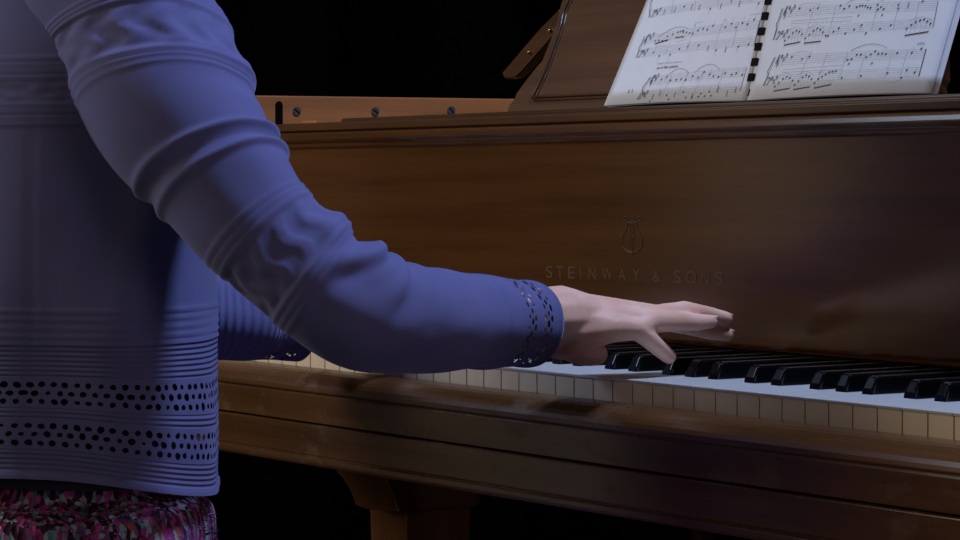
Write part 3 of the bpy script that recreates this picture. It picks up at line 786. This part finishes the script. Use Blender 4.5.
# ---- cardigan
BLUE = (.116, .120, .285)
def loft(cen, rad, rings_fn, nphi, name, mat, parent, uvlen, flip=False, thick=.0016):
    pass
def sleeve(P, name, parent, mat, tucks, disp, nphi=120, step=.0016, tilt=None):
    pts = np.array(cr(P, 40)); d = np.linalg.norm(np.diff(pts[:, :3], axis=0), axis=1); s = np.concatenate([[0], np.cumsum(d)])
    n = int(s[-1]/step); ss = np.linspace(0, s[-1], n); c = np.stack([np.interp(ss, s, pts[:, i]) for i in range(4)], 1)
    ker = np.ones(9)/9
    bm = bmesh.new(); uvl = bm.loops.layers.uv.new('UVMap'); g = []
    V = -F_
    for i in range(n):
        T = Vector(c[min(i+6, n-1), :3]-c[max(i-6, 0), :3]).normalized()
        Q = V.cross(T).normalized(); Q = -Q if Q.dot(U_+R_*.3) < 0 else Q; Vp = (V-T*V.dot(T)).normalized()
        ring = []
        for k in range(nphi):
            ph = 2*PI*k/nphi; nr = Q*CO(ph)+Vp*S(ph)
            r = c[i, 3]; tl = tilt(ss[i]) if tilt else 0
            sv = ss[i]
            rr = r + disp(sv, ph, s[-1])
            p = Vector(c[i, :3]) + nr*rr + T*(tl*r*CO(ph))
            ring.append(bm.verts.new(p))
        g.append(ring)
    for i in range(n-1):
        for k in range(nphi):
            k2 = (k+1) % nphi; f = bm.faces.new((g[i][k], g[i][k2], g[i+1][k2], g[i+1][k])); f.smooth = True
            for lp_, (a, b) in zip(f.loops, ((k, i), (k+1, i), (k+1, i+1), (k, i+1))): lp_[uvl].uv = (a/nphi, ss[b])
    # turned-in cuff
    c2 = [bm.verts.new(v.co + (Vector(c[-1, :3])-v.co)*.10 - (Vector(c[-1, :3])-Vector(c[-4, :3])).normalized()*.003) for v in g[-1]]
    for k in range(nphi):
        f = bm.faces.new((g[-1][k], g[-1][(k+1) % nphi], c2[(k+1) % nphi], c2[k])); f.smooth = True
        for lp_ in f.loops: lp_[uvl].uv = (k/nphi, s[-1])
    return obj(name, bm, mat, parent), s[-1]
# arc length at the drawn key points
ptsK = np.array(cr(KP3, 40)); dK = np.linalg.norm(np.diff(ptsK[:, :3], axis=0), axis=1); sK = np.concatenate([[0], np.cumsum(dK)])
def s_of(px, py):
    best = min(range(len(ptsK)), key=lambda i: (lambda d: (480+FPX*d.dot(R_)/d.dot(F_)-px)**2+(270-FPX*d.dot(U_)/d.dot(F_)-py)**2)(Vector(ptsK[i, :3])-CAM)); return float(sK[best])
SA, SB, SC, SE, SW = s_of(147, 70), s_of(219, 172), s_of(291, 258), s_of(352, 307), float(sK[-1])
print('sleeve', SA, SB, SC, SE, SW)
def ridges(s, c, offs, w=.0013, h=.0011): return sum(h*gauss(s, c+o, w) for o in offs)
def band(s, ph, c, n):
    d = ridges(s, c, (-.030, -.0255, -.021, .017, .0215, .026))
    if abs(s-c+.002) < .016:
        e = 1-abs((s-c+.002)/.016)**4
        q = S(ph*n+S((s-c)*260)*.9); d += .0021*e*(.75*(abs(q)**.5*(1 if q > 0 else -1))*.7+.18*noise.noise((ph*5, s*170, 3))) - .0009
    return d
def dispR(s, ph, Ltot):
    inner = max(0, CO(ph))                     # side of the upper outline
    face = .5+.5*CO(ph-.35)
    d = band(s, ph, SA, 13)*1.0
    d += .0055*gauss(s, SA+.012, .007)*inner**2*.8 - .003*gauss(s, SA+.036, .012)*inner**2
    # two soft tucks
    for o in (-.0105, .0075): d += .0042*gauss(s, SB+o, .0030)*(.5+.5*inner)
    d += -.0018*gauss(s, SB-.0015, .0035)
    d += band(s, ph, SC, 11)*.9
    d += .0066*gauss(s, SC+.010, .0095)*inner**2 - .003*gauss(s, SC+.027, .006)*inner**2 - .0030*gauss(s, SC-.03, .02)*inner**2
    # elbow folds
    for c0, w, h, ang in ((SE-.004, .009, .0062, .1), (SE+.024, .009, .0045, .2), (SE+.052, .012, .0026, .1)):
        d += h*gauss(s, c0-.028*S(ph-.1)*max(0, S(ph)), w)*max(0, CO((ph-ang)*.75))**2 if abs((ph+PI) % (2*PI)-PI-ang) < 2.0 else 0
    for c0, w, h in ((SE+.010, .0045, -.0035), (SE+.037, .005, -.0030)):
        d += h*gauss(s, c0-.030*max(0, S(ph)), w)*face
    d += .0030*noise.noise((CO(ph)*1.3, S(ph)*1.3, s*22))*sstep(0, .05, s)*(1-.6*sstep(Ltot-.07, Ltot-.03, s))
    if Ltot-s < .004: d += .0006
    d -= .0012*gauss(s, Ltot-.075, .004)*.3
    return d
def tiltR(s): return (.36*(1-sstep(SA+.02, SC, s))-.06*sstep(SB, SC, s)*(1-sstep(SC+.03, SE+.03, s)))*sstep(0, .05, s)
sl_holes = ((SW-.0470, 3, .0042, 25, .27), (SW-.0255, 3, .0042, 25, .27))
mS = knit('blue_knit_sleeve', BLUE, sl_holes)
BASE = BLUE
# torso of the cardigan
TR = [(.0005, -.3475, z, a, b) for z, a, b in ((-.0625, .157, .109), (-.052, .156, .108), (-.02, .156, .107), (.04, .152, .102), (.10, .152, .100), (.16, .158, .101), (.205, .163, .099), (.24, .158, .090), (.27, .134, .080), (.295, .09, .066), (.312, .062, .058))]
ribs = ((.018, .150, .0046),)
mT = knit('blue_knit_body', BLUE, ((.0220, 3, .0062, 92, .28), (.0525, 3, .0062, 92, .28)), ((.004, .0205, .0034), (.0425, .0510, .0034), (.073, .096, .0034)))
def torso(name, parent, mat, shrink, nphi=200, nz=230, fold=True):
    pts = np.array(cr(TR, 24)); zz = pts[:, 2]; n = nz
    zs = np.linspace(zz[0], zz[-1], n); bm = bmesh.new(); uvl = bm.loops.layers.uv.new('UVMap'); g = []
    for z in zs:
        q = [np.interp(z, zz, pts[:, i]) for i in (0, 1, 3, 4)]; ring = []
        h = z-zz[0]
        for k in range(nphi):
            ph = 2*PI*k/nphi; d = -shrink
            if fold:
                low = 1-sstep(.09, .22, h)
                d += low*(.0030*S(ph*5+1.0+h*9)+.0015*S(ph*9+2+h*16)) + .004*noise.noise((CO(ph)*2, S(ph)*2, h*9))
                dd = (ph - (-.25+h*1.2)+PI) % (2*PI)-PI; d += .0085*gauss(dd, 0, .16)*sstep(.08, .13, h)*(1-sstep(.19, .26, h))     # slanting fold under the arm
                for c0 in (.096, .1015, .107, .1125, .118): d += .0011*gauss(h, c0, .0012)
                for c0 in (.240, .2442, .2484, .2525, .2705, .2745, .2785, .2825): d += .0016*gauss(h, c0, .0011)
                if .2555 < h < .2675: d += .0018*noise.noise((ph*9, h*170, 5))
                d -= .0007*gauss(((ph+.72+PI) % (2*PI))-PI, 0, .012)*(1-sstep(.22, .26, h))       # side seam
                if h < .004: d += .001
            a, b = q[2]+d, q[3]+d
            ring.append(bm.verts.new((q[0]+a*CO(ph), q[1]+b*S(ph), z - (.010*S(ph)+.003*S(ph*3) if fold else 0)*(1-sstep(0, .1, h)))))
        g.append(ring)
    for i in range(n-1):
        for k in range(nphi):
            k2 = (k+1) % nphi; f = bm.faces.new((g[i][k], g[i][k2], g[i+1][k2], g[i+1][k])); f.smooth = True
            for lp_, (a, b) in zip(f.loops, ((k, i), (k+1, i), (k+1, i+1), (k, i+1))): lp_[uvl].uv = (a/nphi, zs[b]-zz[0])
    o = obj(name, bm, mat, parent); return o
card = torso('cardigan', person, mT, 0)
torso('dark_top', person, MT['cami'], .017, 64, 60, False)
slR, _ = sleeve(KP3, 'sleeve', card, mS, None, dispR, tilt=tiltR)
ptsL = np.array(cr(KL, 40)); SLL = float(np.linalg.norm(np.diff(ptsL[:, :3], axis=0), axis=1).sum())
mS2 = knit('blue_knit_sleeve_left', BLUE, ((SLL-.0470, 3, .0042, 25, .28), (SLL-.0255, 3, .0042, 25, .28)), ((SLL-.10, SLL-.05, .004),))
sleeve(KL, 'sleeve', card, mS2, None, lambda s, ph, L_: .003*noise.noise((CO(ph), S(ph), s*20)), nphi=72, step=.003)

# ---- skirt of multicoloured yarn
def yarn():
    m, nt, b = newmat('multicolour_yarn')
    vec = coords(nt, 'Object', (300, 300, 62), (.45, .5, .7))
    wn = noise_tex(nt, 60, 3, coords(nt)); va = mk(nt, 'ShaderNodeVectorMath', operation='MULTIPLY_ADD'); va.inputs[1].default_value = (2.2, 2.2, 2.2)
    nt.links.new(wn.outputs['Color'], va.inputs[0]); nt.links.new(vec, va.inputs[2]); vec = va.outputs[0]
    vo = mk(nt, 'ShaderNodeTexVoronoi'); nt.links.new(vec, vo.inputs['Vector']); vo.inputs['Scale'].default_value = 1
    sp = mk(nt, 'ShaderNodeSeparateColor'); nt.links.new(vo.outputs['Color'], sp.inputs[0])
    big = noise_tex(nt, 22, 2, coords(nt))
    f = (X(nt, sp.outputs[0])*.75 + X(nt, big.outputs[0])*.6 - .17)
    r = mk(nt, 'ShaderNodeValToRGB'); r.color_ramp.interpolation = 'LINEAR'
    cols = [(.0, (.012, .006, .012)), (.30, (.04, .012, .035)), (.42, (.20, .03, .12)), (.52, (.42, .07, .30)), (.60, (.10, .05, .16)), (.68, (.10, .20, .24)), (.76, (.30, .40, .48)), (.84, (.16, .05, .14)), (.92, (.30, .08, .06))]
    e = r.color_ramp.elements
    while len(e) < len(cols): e.new(.5)
    for i, (p, c) in enumerate(cols): e[i].position = p; e[i].color = (*c, 1)
    nt.links.new(f.v, r.inputs[0]); nt.links.new(r.outputs[0], b.inputs['Base Color'])
    b.inputs['Roughness'].default_value = .9; b.inputs['Specular IOR Level'].default_value = .1
    bp = mk(nt, 'ShaderNodeBump'); bp.inputs['Strength'].default_value = .8; bp.inputs['Distance'].default_value = .002
    nt.links.new(vo.outputs['Distance'], bp.inputs['Height']); nt.links.new(bp.outputs[0], b.inputs['Normal'])
    return m
MT['yarn'] = yarn()
SK = [(-.004, -.353, z, a, b) for z, a, b in ((-.045, .116, .078), (-.066, .122, .083), (-.073, .130, .090), (-.0785, .143, .100), (-.086, .152, .106), (-.105, .157, .109), (-.15, .160, .112), (-.262, .162, .118))]
def skirt_r(ph, z): return .004*noise.noise((CO(ph)*5, S(ph)*5, z*30)) + .003*S(ph*7)
bm = bmesh.new(); g = []; NP = 120
pts = np.array(cr(SK, 8))
for q in pts:
    g.append([bm.verts.new((q[0]+(q[3]+skirt_r(2*PI*k/NP, q[2]))*CO(2*PI*k/NP), q[1]+(q[4]+skirt_r(2*PI*k/NP, q[2]))*S(2*PI*k/NP), q[2]+.003*S(6*PI*k/NP))) for k in range(NP)])
for A, B in zip(g, g[1:]):
    for k in range(NP): bm.faces.new((A[k], A[(k+1) % NP], B[(k+1) % NP], B[k]))
skirt = obj('skirt', bm, MT['yarn'], person, True)
lap = bmesh.new()   # skirt over the thighs, sloping down to the knees
rg = []
for i in range(15):
    t = i/14; y = -.30+.31*t; zt = -.132-.070*t; rg.append([])
    for k in range(40):
        ph = 2*PI*k/40; rg[-1].append(lap.verts.new(((.150+.03*t)*CO(ph)+.004*S(ph*6+t*5), y, zt-.070+(.070+.012*S(ph*2)**2)*S(ph)*(1 if S(ph) > 0 else 1+.0*t)-.012*abs(CO(ph)))))
for A, B in zip(rg, rg[1:]):
    for k in range(40): lap.faces.new((A[k], A[(k+1) % 40], B[(k+1) % 40], B[k]))
obj('skirt_front', lap, MT['yarn'], skirt, True)
fr = bmesh.new(); rr = random.Random(5)     # soft tufts along the gathered edge
for i in range(1500):
    ph = rr.uniform(-2.6, 1.2); q = pts[rr.randrange(int(len(pts)*.35), int(len(pts)*.72))]
    nrm = Vector((CO(ph), S(ph), .55)).normalized(); p = Vector((q[0]+q[3]*CO(ph), q[1]+q[4]*S(ph), q[2]))
    L_ = rr.uniform(.002, .0065); dr = (nrm + Vector((rr.uniform(-1, 1), rr.uniform(-1, 1), rr.uniform(-.4, .8)))*.6).normalized()
    sd_ = dr.cross(Vector((rr.uniform(-1, 1), rr.uniform(-1, 1), .3))).normalized()*.0006
    a = [fr.verts.new(p-sd_), fr.verts.new(p+sd_), fr.verts.new(p+dr*L_*.6+sd_*.8+Vector((0, 0, -.001))), fr.verts.new(p+dr*L_-Vector((0, 0, .002)))]
    fr.faces.new(a)
tf = obj('yarn_tufts', fr, MT['yarn'], skirt); tf['kind'] = 'stuff'

# ------------------------------------------------------------------ bench under the player
bench = empty('piano_bench', (0, -.40, FZ), 'black padded bench that the person in the blue cardigan sits on', 'bench')
bm = bmesh.new(); box(bm, -.34, .34, -.56, -.26, -.310, -.264); obj('seat', bm, MT['leather'], bench, bev=.012)
bm = bmesh.new(); box(bm, -.32, .32, -.545, -.275, -.365, -.3105); obj('apron', bm, MT['bench'], bench, bev=.003)
for xx in (-.31, .27):
    for yy in (-.54, -.32):
        bm = bmesh.new(); box(bm, xx, xx+.04, yy, yy+.04, FZ, -.3655); obj('leg', bm, MT['bench'], bench, bev=.003)

# ------------------------------------------------------------------ light
def area(name, loc, target, size, power, color, sy=None):
    l = bpy.data.lights.new(name, 'AREA'); l.energy = power; l.color = color; l.size = size
    if sy: l.shape = 'RECTANGLE'; l.size_y = sy
    o = bpy.data.objects.new(name, l); col.objects.link(o); o.location = Vector(loc)+Vector((0, 0, ZO))
    o.rotation_euler = (Vector(target)-Vector(loc)).to_track_quat('-Z', 'Y').to_euler(); return o
area('stage_light_cool', (.60, .36, 1.75), (.1, -.05, .1), .30, 33, (.52, .65, 1.0))
area('stage_light_warm', (-1.45, -2.3, 1.1), (.0, .1, .1), 1.15, 26, (1.0, .78, .52))
area('stage_light_front', (-1.45, -1.6, 1.5), (.1, .2, .3), .8, 17.5, (.60, .76, 1.0))
area('stage_light_side', (2.9, .35, .10), (-.3, .1, .0), .5, 8, (1.0, .77, .80), 1.4)
area('key_front_fill', (1.5, -2.7, .6), (.2, 0, 0), .7, 4.5, (1.0, .82, .62))  # added warm fill that lifts the dark key fronts
area('fallboard_reflection_strip', (-1.36, -1.12, .05), (.196, .147, .05), .2, .30, (1.0, .86, .70), .9)  # added dim emitter standing in for a lit surface mirrored in the fallboard
w = bpy.data.worlds.new('world'); sc.world = w; w.use_nodes = True
w.node_tree.nodes['Background'].inputs[0].default_value = (.02, .022, .03, 1)
sc.view_settings.view_transform = 'Standard'; sc.view_settings.look = 'None'; sc.view_settings.gamma = 1; sc.view_settings.exposure = 0
